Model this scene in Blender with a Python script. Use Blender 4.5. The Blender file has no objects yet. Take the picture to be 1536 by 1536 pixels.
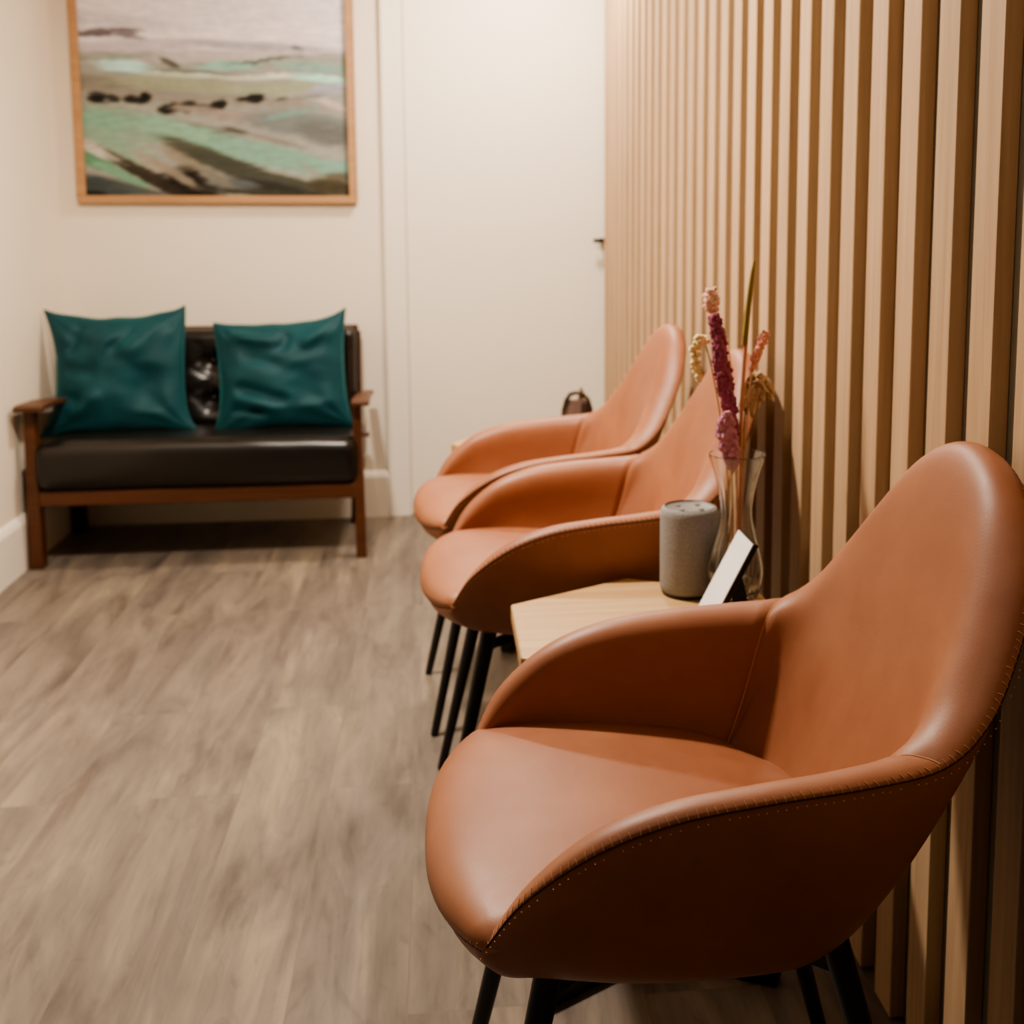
import bpy, bmesh, math, random
from mathutils import Vector, Matrix, noise

S = bpy.context.scene
COL = S.collection
PI = math.pi
random.seed(7)

# ------------------------------------------------------------------ helpers
def lin(c):
    c = c / 255.0
    return c / 12.92 if c <= 0.04045 else ((c + 0.055) / 1.055) ** 2.4

def rgb(r, g, b):
    return (lin(r), lin(g), lin(b), 1.0)

def lerp(a, b, t):
    return a + (b - a) * t

def vl(a, b, t):
    return tuple(lerp(x, y, t) for x, y in zip(a, b))

class MB:
    """Collects verts and faces for ONE mesh object."""
    def __init__(self):
        self.v = []
        self.f = []

    def grid(self, rows, close_u=False, close_v=False, flip=False):
        n, m = len(rows), len(rows[0])
        b = len(self.v)
        for r in rows:
            self.v.extend([tuple(p) for p in r])
        for i in range(n if close_v else n - 1):
            for j in range(m if close_u else m - 1):
                i2, j2 = (i + 1) % n, (j + 1) % m
                q = (b + i * m + j, b + i * m + j2, b + i2 * m + j2, b + i2 * m + j)
                self.f.append(q[::-1] if flip else q)

    def tube(self, path, rad, n=10, caps=True, squash=None):
        path = [Vector(p) for p in path]
        if not hasattr(rad, '__len__'):
            rad = [rad] * len(path)
        rows = []
        up = None
        for i, p in enumerate(path):
            a = path[max(0, i - 1)]
            c = path[min(len(path) - 1, i + 1)]
            t = (c - a)
            if t.length < 1e-9:
                t = Vector((0, 0, 1))
            t.normalize()
            if up is None:
                up = Vector((0, 1, 0)) if abs(t.y) < 0.9 else Vector((1, 0, 0))
            x = (up - t * up.dot(t)).normalized()
            y = t.cross(x)
            up = x
            rows.append([p + (x * math.cos(2 * PI * k / n) + y * math.sin(2 * PI * k / n) * (squash or 1.0)) * rad[i]
                         for k in range(n)])
        b = len(self.v)
        self.grid(rows, close_u=True)
        if caps:
            self.f.append(tuple(b + k for k in range(n))[::-1])
            e = b + (len(path) - 1) * n
            self.f.append(tuple(e + k for k in range(n)))

    def lathe(self, prof, n=32, cap0=False, cap1=False, c=(0, 0, 0)):
        rows = [[(c[0] + r * math.cos(2 * PI * k / n), c[1] + r * math.sin(2 * PI * k / n), c[2] + z) for k in range(n)]
                for r, z in prof]
        b = len(self.v)
        self.grid(rows, close_u=True)
        if cap0:
            self.f.append(tuple(b + k for k in range(n))[::-1])
        if cap1:
            e = b + (len(prof) - 1) * n
            self.f.append(tuple(e + k for k in range(n)))

    def box(self, lo, hi, top=None):
        """axis box; `top` may give a different (x0,x1,y0,y1) for the upper face"""
        x0, y0, z0 = lo
        x1, y1, z1 = hi
        t = top or (x0, x1, y0, y1)
        b = len(self.v)
        self.v += [(x0, y0, z0), (x1, y0, z0), (x1, y1, z0), (x0, y1, z0),
                   (t[0], t[2], z1), (t[1], t[2], z1), (t[1], t[3], z1), (t[0], t[3], z1)]
        for q in ((3, 2, 1, 0), (4, 5, 6, 7), (0, 1, 5, 4), (1, 2, 6, 5), (2, 3, 7, 6), (3, 0, 4, 7)):
            self.f.append(tuple(b + k for k in q))

    def bar(self, p, q, w, h, up=(0, 0, 1)):
        p, q = Vector(p), Vector(q)
        t = (q - p).normalized()
        y = Vector(up)
        x = t.cross(y).normalized()
        y = x.cross(t).normalized()
        b = len(self.v)
        for c in (p, q):
            for sx, sy in ((-1, -1), (1, -1), (1, 1), (-1, 1)):
                self.v.append(tuple(c + x * (sx * w / 2) + y * (sy * h / 2)))
        for f in ((0, 1, 2, 3), (7, 6, 5, 4), (4, 5, 1, 0), (5, 6, 2, 1), (6, 7, 3, 2), (7, 4, 0, 3)):
            self.f.append(tuple(b + k for k in f))

    def ball(self, c, r, n=10, m=6, sz=1.0):
        rows = []
        for i in range(m + 1):
            th = PI * i / m
            rr = max(1e-5, r * math.sin(th))
            rows.append([(c[0] + rr * math.cos(2 * PI * k / n), c[1] + rr * math.sin(2 * PI * k / n),
                          c[2] - r * sz * math.cos(th)) for k in range(n)])
        self.grid(rows, close_u=True)

    def prism(self, poly, z0, z1):
        b = len(self.v)
        n = len(poly)
        self.v += [(x, y, z0) for x, y in poly] + [(x, y, z1) for x, y in poly]
        self.f.append(tuple(b + k for k in range(n))[::-1])
        self.f.append(tuple(b + n + k for k in range(n)))
        for k in range(n):
            k2 = (k + 1) % n
            self.f.append((b + k, b + k2, b + n + k2, b + n + k))

    def build(self, name, mat, parent=None, smooth=True, bevel=0.0, seg=2, sub=0, weld=True, angle=40):
        me = bpy.data.meshes.new(name)
        me.from_pydata([tuple(p) for p in self.v], [], self.f)
        bm = bmesh.new()
        bm.from_mesh(me)
        if weld:
            bmesh.ops.remove_doubles(bm, verts=bm.verts, dist=1e-5)
        bmesh.ops.recalc_face_normals(bm, faces=bm.faces)
        if bevel > 0:
            es = [e for e in bm.edges if len(e.link_faces) == 2 and e.calc_face_angle(0) > math.radians(30)]
            bmesh.ops.bevel(bm, geom=es, offset=bevel, segments=seg, profile=0.5, affect='EDGES')
        if smooth:
            for f in bm.faces:
                f.smooth = True
            for e in bm.edges:
                if len(e.link_faces) == 2 and e.calc_face_angle(0) > math.radians(angle):
                    e.smooth = False
        bm.to_mesh(me)
        bm.free()
        o = bpy.data.objects.new(name, me)
        COL.objects.link(o)
        if mat:
            me.materials.append(mat)
        if parent:
            o.parent = parent
        if sub:
            md = o.modifiers.new('sub', 'SUBSURF')
            md.levels = md.render_levels = sub
        return o

def empty(name, label, cat, loc=(0, 0, 0), rz=0.0, group=None):
    o = bpy.data.objects.new(name, None)
    COL.objects.link(o)
    o.empty_display_size = 0.05
    o.location = loc
    o.rotation_euler = (0, 0, rz)
    return tag(o, label, cat, group)

def tag(o, label, cat, group=None):
    o['label'] = label
    o['category'] = cat
    if group:
        o['group'] = group
    return o

def structure(o):
    o['kind'] = 'structure'
    return o

def copy_tree(o, parent=None):
    c = o.copy()
    COL.objects.link(c)
    if parent:
        c.parent = parent
    for ch in list(o.children):
        copy_tree(ch, c)
    return c

def crom(P, n):
    """Catmull-Rom through the points, n samples per span"""
    P = [Vector(p) for p in P]
    out = []
    for i in range(len(P) - 1):
        p1, p2 = P[i], P[i + 1]
        p0 = P[i - 1] if i > 0 else p1 * 2 - p2
        p3 = P[i + 2] if i + 2 < len(P) else p2 * 2 - p1
        for k in range(n):
            t = k / n
            out.append(0.5 * ((2 * p1) + (p2 - p0) * t + (2 * p0 - 5 * p1 + 4 * p2 - p3) * t * t
                              + (3 * p1 - p0 - 3 * p2 + p3) * t ** 3))
    out.append(P[-1].copy())
    return out

# ------------------------------------------------------------------ materials
def mat(name, color, rough=0.5, metal=0.0, spec=0.5, coat=0.0, sheen=0.0):
    m = bpy.data.materials.new(name)
    m.use_nodes = True
    b = m.node_tree.nodes['Principled BSDF']
    b.inputs['Base Color'].default_value = color
    b.inputs['Roughness'].default_value = rough
    b.inputs['Metallic'].default_value = metal
    b.inputs['Specular IOR Level'].default_value = spec
    b.inputs['Coat Weight'].default_value = coat
    b.inputs['Sheen Weight'].default_value = sheen
    return m

class NT:
    def __init__(self, m):
        self.t = m.node_tree
        self.b = self.t.nodes['Principled BSDF']

    def n(self, typ, **kw):
        x = self.t.nodes.new(typ)
        for k, v in kw.items():
            setattr(x, k, v)
        return x

    def l(self, a, b):
        self.t.links.new(a, b)

    def coords(self, scale=(1, 1, 1), rot=(0, 0, 0), loc=(0, 0, 0), kind='Object'):
        tc = self.n('ShaderNodeTexCoord')
        mp = self.n('ShaderNodeMapping')
        mp.inputs['Scale'].default_value = scale
        mp.inputs['Rotation'].default_value = rot
        mp.inputs['Location'].default_value = loc
        self.l(tc.outputs[kind], mp.inputs['Vector'])
        return mp.outputs['Vector']

    def noise(self, vec, scale, detail=3, rough=0.55, dist=0.0):
        x = self.n('ShaderNodeTexNoise')
        x.inputs['Scale'].default_value = scale
        x.inputs['Detail'].default_value = detail
        x.inputs['Roughness'].default_value = rough
        x.inputs['Distortion'].default_value = dist
        self.l(vec, x.inputs['Vector'])
        return x.outputs['Fac']

    def ramp(self, fac, stops):
        r = self.n('ShaderNodeValToRGB')
        e = r.color_ramp.elements
        while len(e) < len(stops):
            e.new(0.5)
        for k, (p, c) in enumerate(stops):
            e[k].position = p
            e[k].color = c
        self.l(fac, r.inputs['Fac'])
        return r.outputs['Color']

    def mix(self, fac, a, b, mode='MIX'):
        x = self.n('ShaderNodeMix', data_type='RGBA', blend_type=mode)
        for s, v in ((0, fac), (6, a), (7, b)):
            if hasattr(v, 'links') or hasattr(v, 'is_linked'):
                self.l(v, x.inputs[s])
            else:
                x.inputs[s].default_value = v
        return x.outputs[2]

    def bump(self, h, strength, dist=0.01):
        x = self.n('ShaderNodeBump')
        x.inputs['Strength'].default_value = strength
        x.inputs['Distance'].default_value = dist
        self.l(h, x.inputs['Height'])
        self.l(x.outputs['Normal'], self.b.inputs['Normal'])

def wood(name, c0, c1, rough=0.45, axis='Z', fine=60.0, island=0.0, spec=0.4):
    """streaky grain along one axis"""
    m = mat(name, c0, rough, spec=spec)
    T = NT(m)
    sc = {'X': (0.04, 1, 1), 'Y': (1, 0.04, 1), 'Z': (1, 1, 0.04)}[axis]
    v = T.coords(sc)
    col = T.ramp(T.noise(v, fine, 4, 0.6, 0.4), [(0.3, c0), (0.7, c1)])
    if island:
        g = T.n('ShaderNodeNewGeometry')
        k = T.ramp(g.outputs['Random Per Island'], [(0.0, (1 - island, 1 - island, 1 - island * 1.1, 1)),
                                                    (0.5, (1.0, 0.98, 0.96, 1)),
                                                    (1.0, (1 + island, 1 + island * 0.8, 1 + island * 0.6, 1))])
        col = T.mix(1.0, col, k, 'MULTIPLY')
    T.l(col, T.b.inputs['Base Color'])
    return m

M = {}

def leather_mat():
    m = mat('tan_leather', rgb(176, 108, 74), 0.45, spec=0.45)
    T = NT(m)
    v = T.coords()
    big = T.noise(v, 5.0, 3, 0.6, 0.5)
    col = T.ramp(big, [(0.3, rgb(144, 89, 61)), (0.5, rgb(153, 98, 68)), (0.72, rgb(162, 107, 76))])
    spots = T.noise(v, 38.0, 4, 0.7)
    col = T.mix(0.3, col, T.ramp(spots, [(0.35, (0.86, 0.84, 0.82, 1)), (0.62, (1, 1, 1, 1)), (0.8, (1.12, 1.12, 1.12, 1))]), 'MULTIPLY')
    T.l(col, T.b.inputs['Base Color'])
    rr = T.n('ShaderNodeMapRange')
    rr.inputs['To Min'].default_value = 0.42
    rr.inputs['To Max'].default_value = 0.56
    T.l(spots, rr.inputs['Value'])
    T.l(rr.outputs['Result'], T.b.inputs['Roughness'])
    T.bump(T.noise(v, 420.0, 2, 0.6), 0.10, 0.0012)
    return m

M['leather'] = leather_mat()
M['seam'] = mat('seam_shadow', rgb(62, 30, 14), 0.8)
M['thread'] = mat('tan_thread', rgb(204, 152, 112), 0.8)
M['black_metal'] = mat('black_powder_coat', rgb(20, 18, 17), 0.45)
M['oak'] = wood('pale_oak_slats', rgb(178, 146, 114), rgb(198, 167, 134), 0.5, 'Z', 70, island=0.09)
M['table_oak'] = wood('pale_oak_board', rgb(170, 132, 90), rgb(200, 166, 120), 0.45, 'X', 34)
M['frame_oak'] = wood('oak_frame', rgb(162, 122, 86), rgb(182, 142, 102), 0.45, 'X', 40)
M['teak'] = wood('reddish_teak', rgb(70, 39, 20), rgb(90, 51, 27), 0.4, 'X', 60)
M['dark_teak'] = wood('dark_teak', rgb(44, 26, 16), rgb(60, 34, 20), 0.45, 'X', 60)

m = mat('black_vinyl', rgb(23, 18, 14), 0.30, spec=0.5)
T = NT(m)
T.bump(T.noise(T.coords(), 260, 2), 0.08, 0.002)
M['vinyl'] = m

def paint(name, c, var=0.02, rough=0.75):
    m = mat(name, c, rough, spec=0.25)
    T = NT(m)
    n = T.noise(T.coords(), 1.3, 3)
    a = tuple(x * (1 - var) for x in c[:3]) + (1,)
    T.l(T.ramp(n, [(0.3, a), (0.7, c)]), T.b.inputs['Base Color'])
    T.bump(T.noise(T.coords(), 220, 2), 0.03, 0.002)
    return m

M['wall'] = paint('warm_white_wall', rgb(232, 220, 203))
M['trim'] = paint('white_gloss_trim', rgb(236, 227, 212), 0.01, 0.45)
M['door'] = paint('white_door', rgb(238, 228, 211), 0.01, 0.5)
M['ceiling'] = paint('white_ceiling', rgb(236, 230, 222))
M['backing'] = paint('grey_green_backing', rgb(168, 164, 146))

def velvet():
    m = mat('teal_velvet', rgb(10, 78, 82), 0.62, spec=0.3, sheen=0.8)
    T = NT(m)
    T.b.inputs['Sheen Roughness'].default_value = 0.35
    T.b.inputs['Sheen Tint'].default_value = rgb(110, 215, 205)
    n = T.noise(T.coords(), 4, 2, 0.5, 0.5)
    T.l(T.ramp(n, [(0.3, rgb(3, 54, 62)), (0.7, rgb(7, 66, 72))]), T.b.inputs['Base Color'])
    T.bump(T.noise(T.coords(), 500, 2), 0.08, 0.002)
    return m
M['velvet'] = velvet()

def floor_mat():
    m = mat('greyed_oak_planks', rgb(160, 142, 124), 0.42, spec=0.35)
    T = NT(m)
    tc = T.n('ShaderNodeTexCoord')
    mp = T.n('ShaderNodeMapping')
    mp.inputs['Rotation'].default_value = (0, 0, PI / 2)
    mp.inputs['Location'].default_value = (0.05, 0.062, 0)
    T.l(tc.outputs['Object'], mp.inputs['Vector'])
    br = T.n('ShaderNodeTexBrick')
    br.offset = 0.37
    br.inputs['Color1'].default_value = (0, 0, 0, 1)
    br.inputs['Color2'].default_value = (1, 1, 1, 1)
    br.inputs['Mortar'].default_value = (0.5, 0.5, 0.5, 1)
    br.inputs['Scale'].default_value = 1.0
    br.inputs['Mortar Size'].default_value = 0.0012
    br.inputs['Mortar Smooth'].default_value = 0.6
    br.inputs['Bias'].default_value = 0.0
    br.inputs['Brick Width'].default_value = 1.12
    br.inputs['Row Height'].default_value = 0.168
    T.l(mp.outputs['Vector'], br.inputs['Vector'])
    # every plank gets its own piece of grain: shift the grain coordinate by the plank value
    sep = T.n('ShaderNodeVectorMath', operation='MULTIPLY')
    sep.inputs[1].default_value = (3.0, 17.0, 5.0)
    T.l(br.outputs['Color'], sep.inputs[0])
    add = T.n('ShaderNodeVectorMath', operation='ADD')
    T.l(tc.outputs['Object'], add.inputs[0])
    T.l(sep.outputs[0], add.inputs[1])
    def grain(sc, scale, det, rgh, dist):
        q = T.n('ShaderNodeMapping')
        q.inputs['Scale'].default_value = sc
        T.l(add.outputs[0], q.inputs['Vector'])
        return T.noise(q.outputs['Vector'], scale, det, rgh, dist)
    g1 = grain((1, 0.16, 1), 12, 4, 0.6, 0.9)
    g2 = grain((1, 0.07, 1), 60, 5, 0.7, 1.2)
    g4 = grain((1, 0.30, 1), 22, 4, 0.65, 2.2)
    g3 = grain((1, 0.45, 1), 5, 3, 0.55, 0.6)
    c = T.ramp(g1, [(0.28, rgb(92, 82, 75)), (0.45, rgb(116, 105, 96)), (0.6, rgb(130, 118, 106)), (0.78, rgb(156, 140, 120))])
    c = T.mix(0.75, c, T.ramp(g4, [(0.30, (0.74, 0.74, 0.75, 1)), (0.44, (0.98, 0.98, 0.98, 1)), (0.6, (1, 1, 1, 1)), (0.75, (1.14, 1.12, 1.08, 1))]), 'MULTIPLY')
    c = T.mix(0.75, c, T.ramp(g2, [(0.3, (0.80, 0.79, 0.78, 1)), (0.55, (1, 1, 1, 1)), (0.75, (1.08, 1.07, 1.05, 1))]), 'MULTIPLY')
    c = T.mix(0.8, c, T.ramp(g3, [(0.3, (0.80, 0.80, 0.81, 1)), (0.5, (1, 1, 1, 1)), (0.7, (1.1, 1.08, 1.03, 1))]), 'MULTIPLY')
    c = T.mix(0.5, c, T.ramp(br.outputs['Color'], [(0, (0.88, 0.89, 0.90, 1)), (1, (1.08, 1.06, 1.03, 1))]), 'MULTIPLY')
    fm = T.n('ShaderNodeMath', operation='MULTIPLY')
    fm.inputs[1].default_value = 0.45
    T.l(br.outputs['Fac'], fm.inputs[0])
    c = T.mix(fm.outputs[0], c, rgb(112, 98, 84))
    T.l(c, T.b.inputs['Base Color'])
    T.bump(g2, 0.06, 0.003)
    return m
M['floor'] = floor_mat()

# ------------------------------------------------------------------ the room
XL, XR, YF, YB, ZC = -1.327, 0.622, 4.50, -1.2, 2.30

def slab(name, lo, hi, m):
    b = MB()
    b.box(lo, hi)
    return structure(b.build(name, m, smooth=False))

slab('floor', (XL - 1.6, YB, -0.06), (XR + 0.1, YF + 0.1, 0.0), M['floor'])
slab('ceiling', (XL - 1.6, YB, ZC), (XR + 0.1, YF + 0.1, ZC + 0.06), M['ceiling'])
YL = 1.9          # the left wall ends here; unseen opening nearer the camera, added to cut bounce
slab('wall_left', (XL - 0.08, YL, 0), (XL, YF + 0.08, ZC), M['wall'])
slab('wall_far', (XL, YF, 0), (XR + 0.08, YF + 0.08, ZC), M['wall'])
slab('wall_right', (XR, YB, 0), (XR + 0.08, YF, ZC), M['backing'])

def baseboard(name, pts, nrm):
    # profile (out, z) swept between two points; nrm points into the room
    prof = [(0, 0), (0.018, 0), (0.018, 0.150), (0.013, 0.162), (0.007, 0.170), (0.0, 0.172)]
    b = MB()
    rows = [[(p[0] + nrm[0] * o, p[1] + nrm[1] * o, z) for o, z in prof] for p in pts]
    b.grid(rows)
    k = len(prof)
    b.f.append(tuple(range(k)))
    b.f.append(tuple(range(k, 2 * k))[::-1])
    return structure(b.build(name, M['trim'], smooth=False))

baseboard('baseboard_left', [(XL, YL, 0), (XL, YF, 0)], (1, 0))
baseboard('baseboard_far', [(XL + 0.018, YF, 0), (-0.196, YF, 0)], (0, -1))

# door with its architrave and lever
b = MB()
b.box((-0.116, YF - 0.010, 0.006), (0.617, YF, 1.935))
door = structure(b.build('door_1', M['door'], smooth=False, bevel=0.002))
b = MB()
b.tube([(0.598, YF - 0.012, 1.022), (0.598, YF - 0.045, 1.022), (0.595, YF - 0.05, 1.022), (0.58, YF - 0.052, 1.022), (0.563, YF - 0.052, 1.022)],
       [0.008, 0.008, 0.0085, 0.0085, 0.0075], 12)
b.lathe([(0.0, 0), (0.02, 0), (0.02, 0.006), (0.0, 0.006)], 20)
for k in range(len(b.v) - 4 * 20, len(b.v)):
    x, y, z = b.v[k]
    b.v[k] = (x * .5 + 0.601, YF - 0.010 - z, y * .5 + 1.022)
b.build('door_handle', M['black_metal'], door)
b = MB()
for z0, z1, x0, x1 in ((0, 2.0, -0.196, -0.118), (1.937, 2.0, -0.118, 0.617)):
    b.box((x0, YF - 0.016, z0), (x1, YF, z1))
    if z0 == 0:
        b.box((x0, YF - 0.022, z0), (x0 + 0.018, YF - 0.016, z1))
structure(b.build('trim_1', M['trim'], smooth=False, bevel=0.002))

# oak slats in front of the right wall: one cladding panel, each slat an island of the mesh
b = MB()
Y0 = 1.254 - 0.1152 * 18
k = 0
while True:
    yf = Y0 + 0.1152 * k
    k += 1
    if yf > 4.40:
        break
    b.box((0.600, yf, 0.003), (XR - 0.0005, yf + 0.0598, ZC - 0.005))
slats = b.build('slat_cladding', M['oak'], smooth=False, bevel=0.0012, seg=1)
tag(slats, 'pale oak vertical slat cladding covering the right wall behind the tan chairs', 'wall cladding')

# ------------------------------------------------------------------ tan tub chairs
RIM = [(.292, 0, .848), (.289, .066, .838), (.278, .124, .808), (.256, .172, .757), (.226, .204, .700), (.190, .228, .650),
       (.143, .243, .620), (.070, .253, .611), (-.020, .257, .604), (-.100, .255, .591), (-.168, .250, .565), (-.228, .237, .519), (-.262, .215, .464)]
CREST = [(.272, 0, .866), (.268, .060, .855), (.257, .112, .824), (.234, .156, .770), (.202, .187, .711), (.166, .208, .660),
         (.120, .220, .629), (.056, .230, .620), (-.026, .234, .613), (-.103, .233, .602), (-.169, .230, .576), (-.223, .222, .529), (-.258, .207, .470)]
SHOUL = [(.240, 0, .842), (.236, .052, .831), (.225, .096, .801), (.203, .135, .747), (.174, .163, .690), (.139, .182, .637),
         (.098, .193, .607), (.044, .201, .598), (-.030, .205, .591), (-.102, .206, .580), (-.165, .206, .559), (-.214, .204, .518), (-.251, .200, .475)]
LOW = [(.098, 0, .448), (.096, .062, .448), (.089, .108, .448), (.077, .139, .448), (.062, .159, .448), (.046, .172, .448),
       (.046, .178, .448), (.004, .186, .448), (-.050, .191, .448), (-.110, .195, .448), (-.160, .198, .448), (-.210, .198, .448), (-.249, .194, .455)]
SEAT_C = [(-.302, .436), (-.313, .449), (-.314, .464), (-.306, .481), (-.288, .493), (-.255, .500), (-.20, .502), (-.12, .497), (-.03, .487), (.05, .476), (.115, .462)]
SEAT_E = [(-.262, .464), (-.265, .467), (-.265, .471), (-.262, .476), (-.256, .480), (-.244, .484), (-.20, .488), (-.12, .487), (-.03, .480), (.03, .470), (.07, .455)]
SEAT_W = [.215, .2145, .214, .2135, .213, .2115, .209, .207, .200, .187, .164]
SPU = 6          # samples per control span
SEAM_I = 6       # control index of the seam between arm and back

def seat_pt(k, p):
    w = abs(p) ** 2.6
    return (lerp(SEAT_C[k][0], SEAT_E[k][0], w), p * SEAT_W[k], lerp(SEAT_C[k][1], SEAT_E[k][1], w))

def half(ctrl):
    # make the curve symmetric about s = 0, then keep s >= 0
    full = [(a, -s, z) for a, s, z in ctrl[3:0:-1]] + ctrl
    pts = crom(full, SPU)
    return pts[3 * SPU:]

def make_chair():
    R, C, Sh, L = half(RIM), half(CREST), half(SHOUL), half(LOW)
    n = len(R)
    NP = 24
    def both(sgn, p):
        return Vector((p[0], p[1] * sgn, p[2]))
    # ---- closed seam ring : back centre -> +s arm -> front -> -s arm
    front = [Vector(seat_pt(0, 1 - 2 * k / NP)) for k in range(1, NP)]
    ring = [both(1, p) for p in R] + front + [both(-1, p) for p in reversed(R)][:-1]
    t = empty('tub_chair', '', 'chair')
    # ---- outer shell
    ca = -0.045
    b = MB()
    rows = []
    NV = 14
    prm = []
    for P in ring:
        d = Vector((P.x - ca, P.y, 0))
        ang = math.atan2(d.y, d.x)
        ha = 0.178 if d.x > 0 else 0.185
        e = 2.7
        rr = (abs(math.cos(ang) / ha) ** e + abs(math.sin(ang) / 0.172) ** e) ** (-1 / e)
        B = Vector((ca + rr * math.cos(ang), rr * math.sin(ang), 0.392))
        fr = max(0.0, min(1.0, (-P.x - 0.22) / 0.07))      # front of the shell
        out = Vector((P.x - B.x, P.y - B.y, 0))
        bk = max(0.0, min(1.0, (P.x - 0.06) / 0.13))
        dz = P.z - 0.392
        P1 = P + Vector((out.x * lerp(-0.02, -0.34, bk), out.y * lerp(0.03, -.12, bk), -dz * 0.38))
        P2 = B + out * lerp(0.52, 0.26, bk) + Vector((0, 0, lerp(0.012, 0.05, bk)))
        prm.append((P, P1, P2, B))
    for i in range(NV + 1):
        v = i / NV
        r = []
        for P, P1, P2, B in prm:
            q = P * (1 - v) ** 3 + P1 * 3 * v * (1 - v) ** 2 + P2 * 3 * v * v * (1 - v) + B * v ** 3
            r.append(q)
        rows.append(r)
    for k, zz in ((0.75, 0.388), (0.4, 0.386), (0.02, 0.386)):
        rows.append([Vector((ca + (p.x - ca) * k, p.y * k, zz)) for p in rows[NV]])
    b.grid(rows, close_u=True)
    b.f.append(tuple(range(len(b.v) - len(ring), len(b.v))))
    b.build('outer_shell', M['leather'], t, angle=75)
    # ---- lining: backrest and two arm panels
    def section(i):
        r, c, s, l = R[i], C[i], Sh[i], L[i]
        m0 = r.lerp(c, 0.5) + (r - s) * 0.16 + Vector((0, 0, 0.001))
        m1 = c.lerp(s, 0.5) + (c - l).normalized() * 0.004
        # inner face, slightly hollow
        u = i / (n - 1)
        hollow = lerp(0.014, 0.008, u)
        outv = (r - s)
        outv.z = 0
        if outv.length > 1e-6:
            outv.normalize()
        i1 = s.lerp(l, 0.3) + outv * hollow * 0.6
        i2 = s.lerp(l, 0.6) + outv * hollow
        i3 = s.lerp(l, 0.85) + outv * hollow * 0.5
        pl = crom([r, m0, c, m1, s, i1, i2, i3, l], 4)
        for _ in range(14):                      # relax into one soft roll
            pl = [pl[0], pl[1]] + [pl[k] * .5 + (pl[k - 1] + pl[k + 1]) * .25 for k in range(2, len(pl) - 1)] + [pl[-1]]
        return pl
    sect = [section(i) for i in range(n)]
    k6 = SEAM_I * SPU
    def groove(cols, at, sgn_axis):
        # dip the column at the seam so that two panels meet in a crease
        out = []
        for j, p in enumerate(cols[at]):
            inner = min(1.0, j / 6.0)
            q = p.copy()
            if 1 < j < len(cols[at]) - 1:
                tng = cols[at][j + 1] - cols[at][j - 1]
                along = sgn_axis
                nn = tng.cross(along)
                if nn.length > 1e-6:
                    nn.normalize()
                    q -= nn * 0.0035 * inner
            out.append(q)
        return out
    along = (R[k6 + 1] - R[k6 - 1]).normalized()
    g = groove(sect, k6, along)
    test = (g[20] - sect[k6][20]).dot(R[k6] - Sh[k6])
    if test < 0:
        g = groove(sect, k6, -along)
    back_cols = [[both(-1, p) for p in (g if i == k6 else sect[i])] for i in range(k6, 0, -1)] + \
                [list(g if i == k6 else sect[i]) for i in range(0, k6 + 1)]
    b = MB()
    b.grid(back_cols)
    b.build('backrest', M['leather'], t, angle=75)
    for sg in (1, -1):
        b = MB()
        cols_ = [list(g if i == k6 else sect[i]) for i in range(k6, n)]
        cen = sum(cols_[-1], Vector()) / len(cols_[-1]) + Vector((-.004, -.004, -.003))
        for kk in (.5, .97):
            cols_.append([p.lerp(cen, kk) for p in cols_[len(cols_) - 1 if kk < .9 else -2]])
        b.grid([[both(sg, p) for p in cl] for cl in cols_])
        arm_o = b.build('armrest', M['leather'], t, angle=75)
        # stitched crease line where arm meets back
        b = MB()
        b.tube([both(sg, p) + Vector((0, 0, 0.0005)) for p in g[2:]], 0.0007, 6)
        b.build('panel_seam', M['thread'], arm_o)
    # ---- seat
    b = MB()
    rows = []
    for k in range(len(SEAT_C)):
        r_ = [Vector(seat_pt(k, -1 + 2 * j / NP)) for j in range(NP + 1)]
        tuck = min(1.0, .15 + k / 4)
        r_ = [r_[0] + Vector((.010, -.009, -.011)) * tuck] + r_ + [r_[-1] + Vector((.010, .009, -.011)) * tuck]
        rows.append(r_)
    # refine along the profile
    cols = [crom([rows[k][j] for k in range(len(rows))], 3) for j in range(NP + 3)]
    b.grid(cols)
    b.build('seat', M['leather'], t, angle=75)
    # ---- seam and stitching
    b = MB()
    b.tube(ring + [ring[0], ring[1]], 0.0009, 6, caps=False)
    rs = b.build('rim_seam', M['seam'], t)
    b = MB()
    def walk(pl, dist):
        for q in range(1, len(pl)):
            L_ = (pl[q] - pl[q - 1]).length
            if dist <= L_:
                return pl[q - 1].lerp(pl[q], dist / max(L_, 1e-9))
            dist -= L_
        return pl[-1].copy()
    def stitch_run(strips, outer):
        """strips: polylines that leave the seam; one thread every 8.5 mm"""
        acc = 0.0
        for i in range(1, len(strips)):
            A_, B_ = strips[i - 1], strips[i]
            seg = (B_[0] - A_[0]).length
            x = 0.0
            while acc + (seg - x) >= 0.0085:
                x += 0.0085 - acc
                acc = 0.0
                f = x / max(seg, 1e-9)
                nv = outer[i]
                tn = (B_[0] - A_[0]).normalized()
                lng = random.uniform(0.0065, 0.009)
                sl_ = random.uniform(-0.001, 0.0026)
                pts = [walk(A_, q).lerp(walk(B_, q), f) + nv * .0005 + tn * (sl_ * q / lng) for q in (.0004, lng * .35, lng * .7, lng)]
                b.tube(pts, 0.00042, 4)
                if random.random() < 0.85:
                    dv = (pts[2] - pts[0]).normalized()
                    b.ball(pts[0] - dv * .0065 + tn * .002 - nv * .0004, 0.0008, 5, 3)
            acc += seg - x
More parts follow.
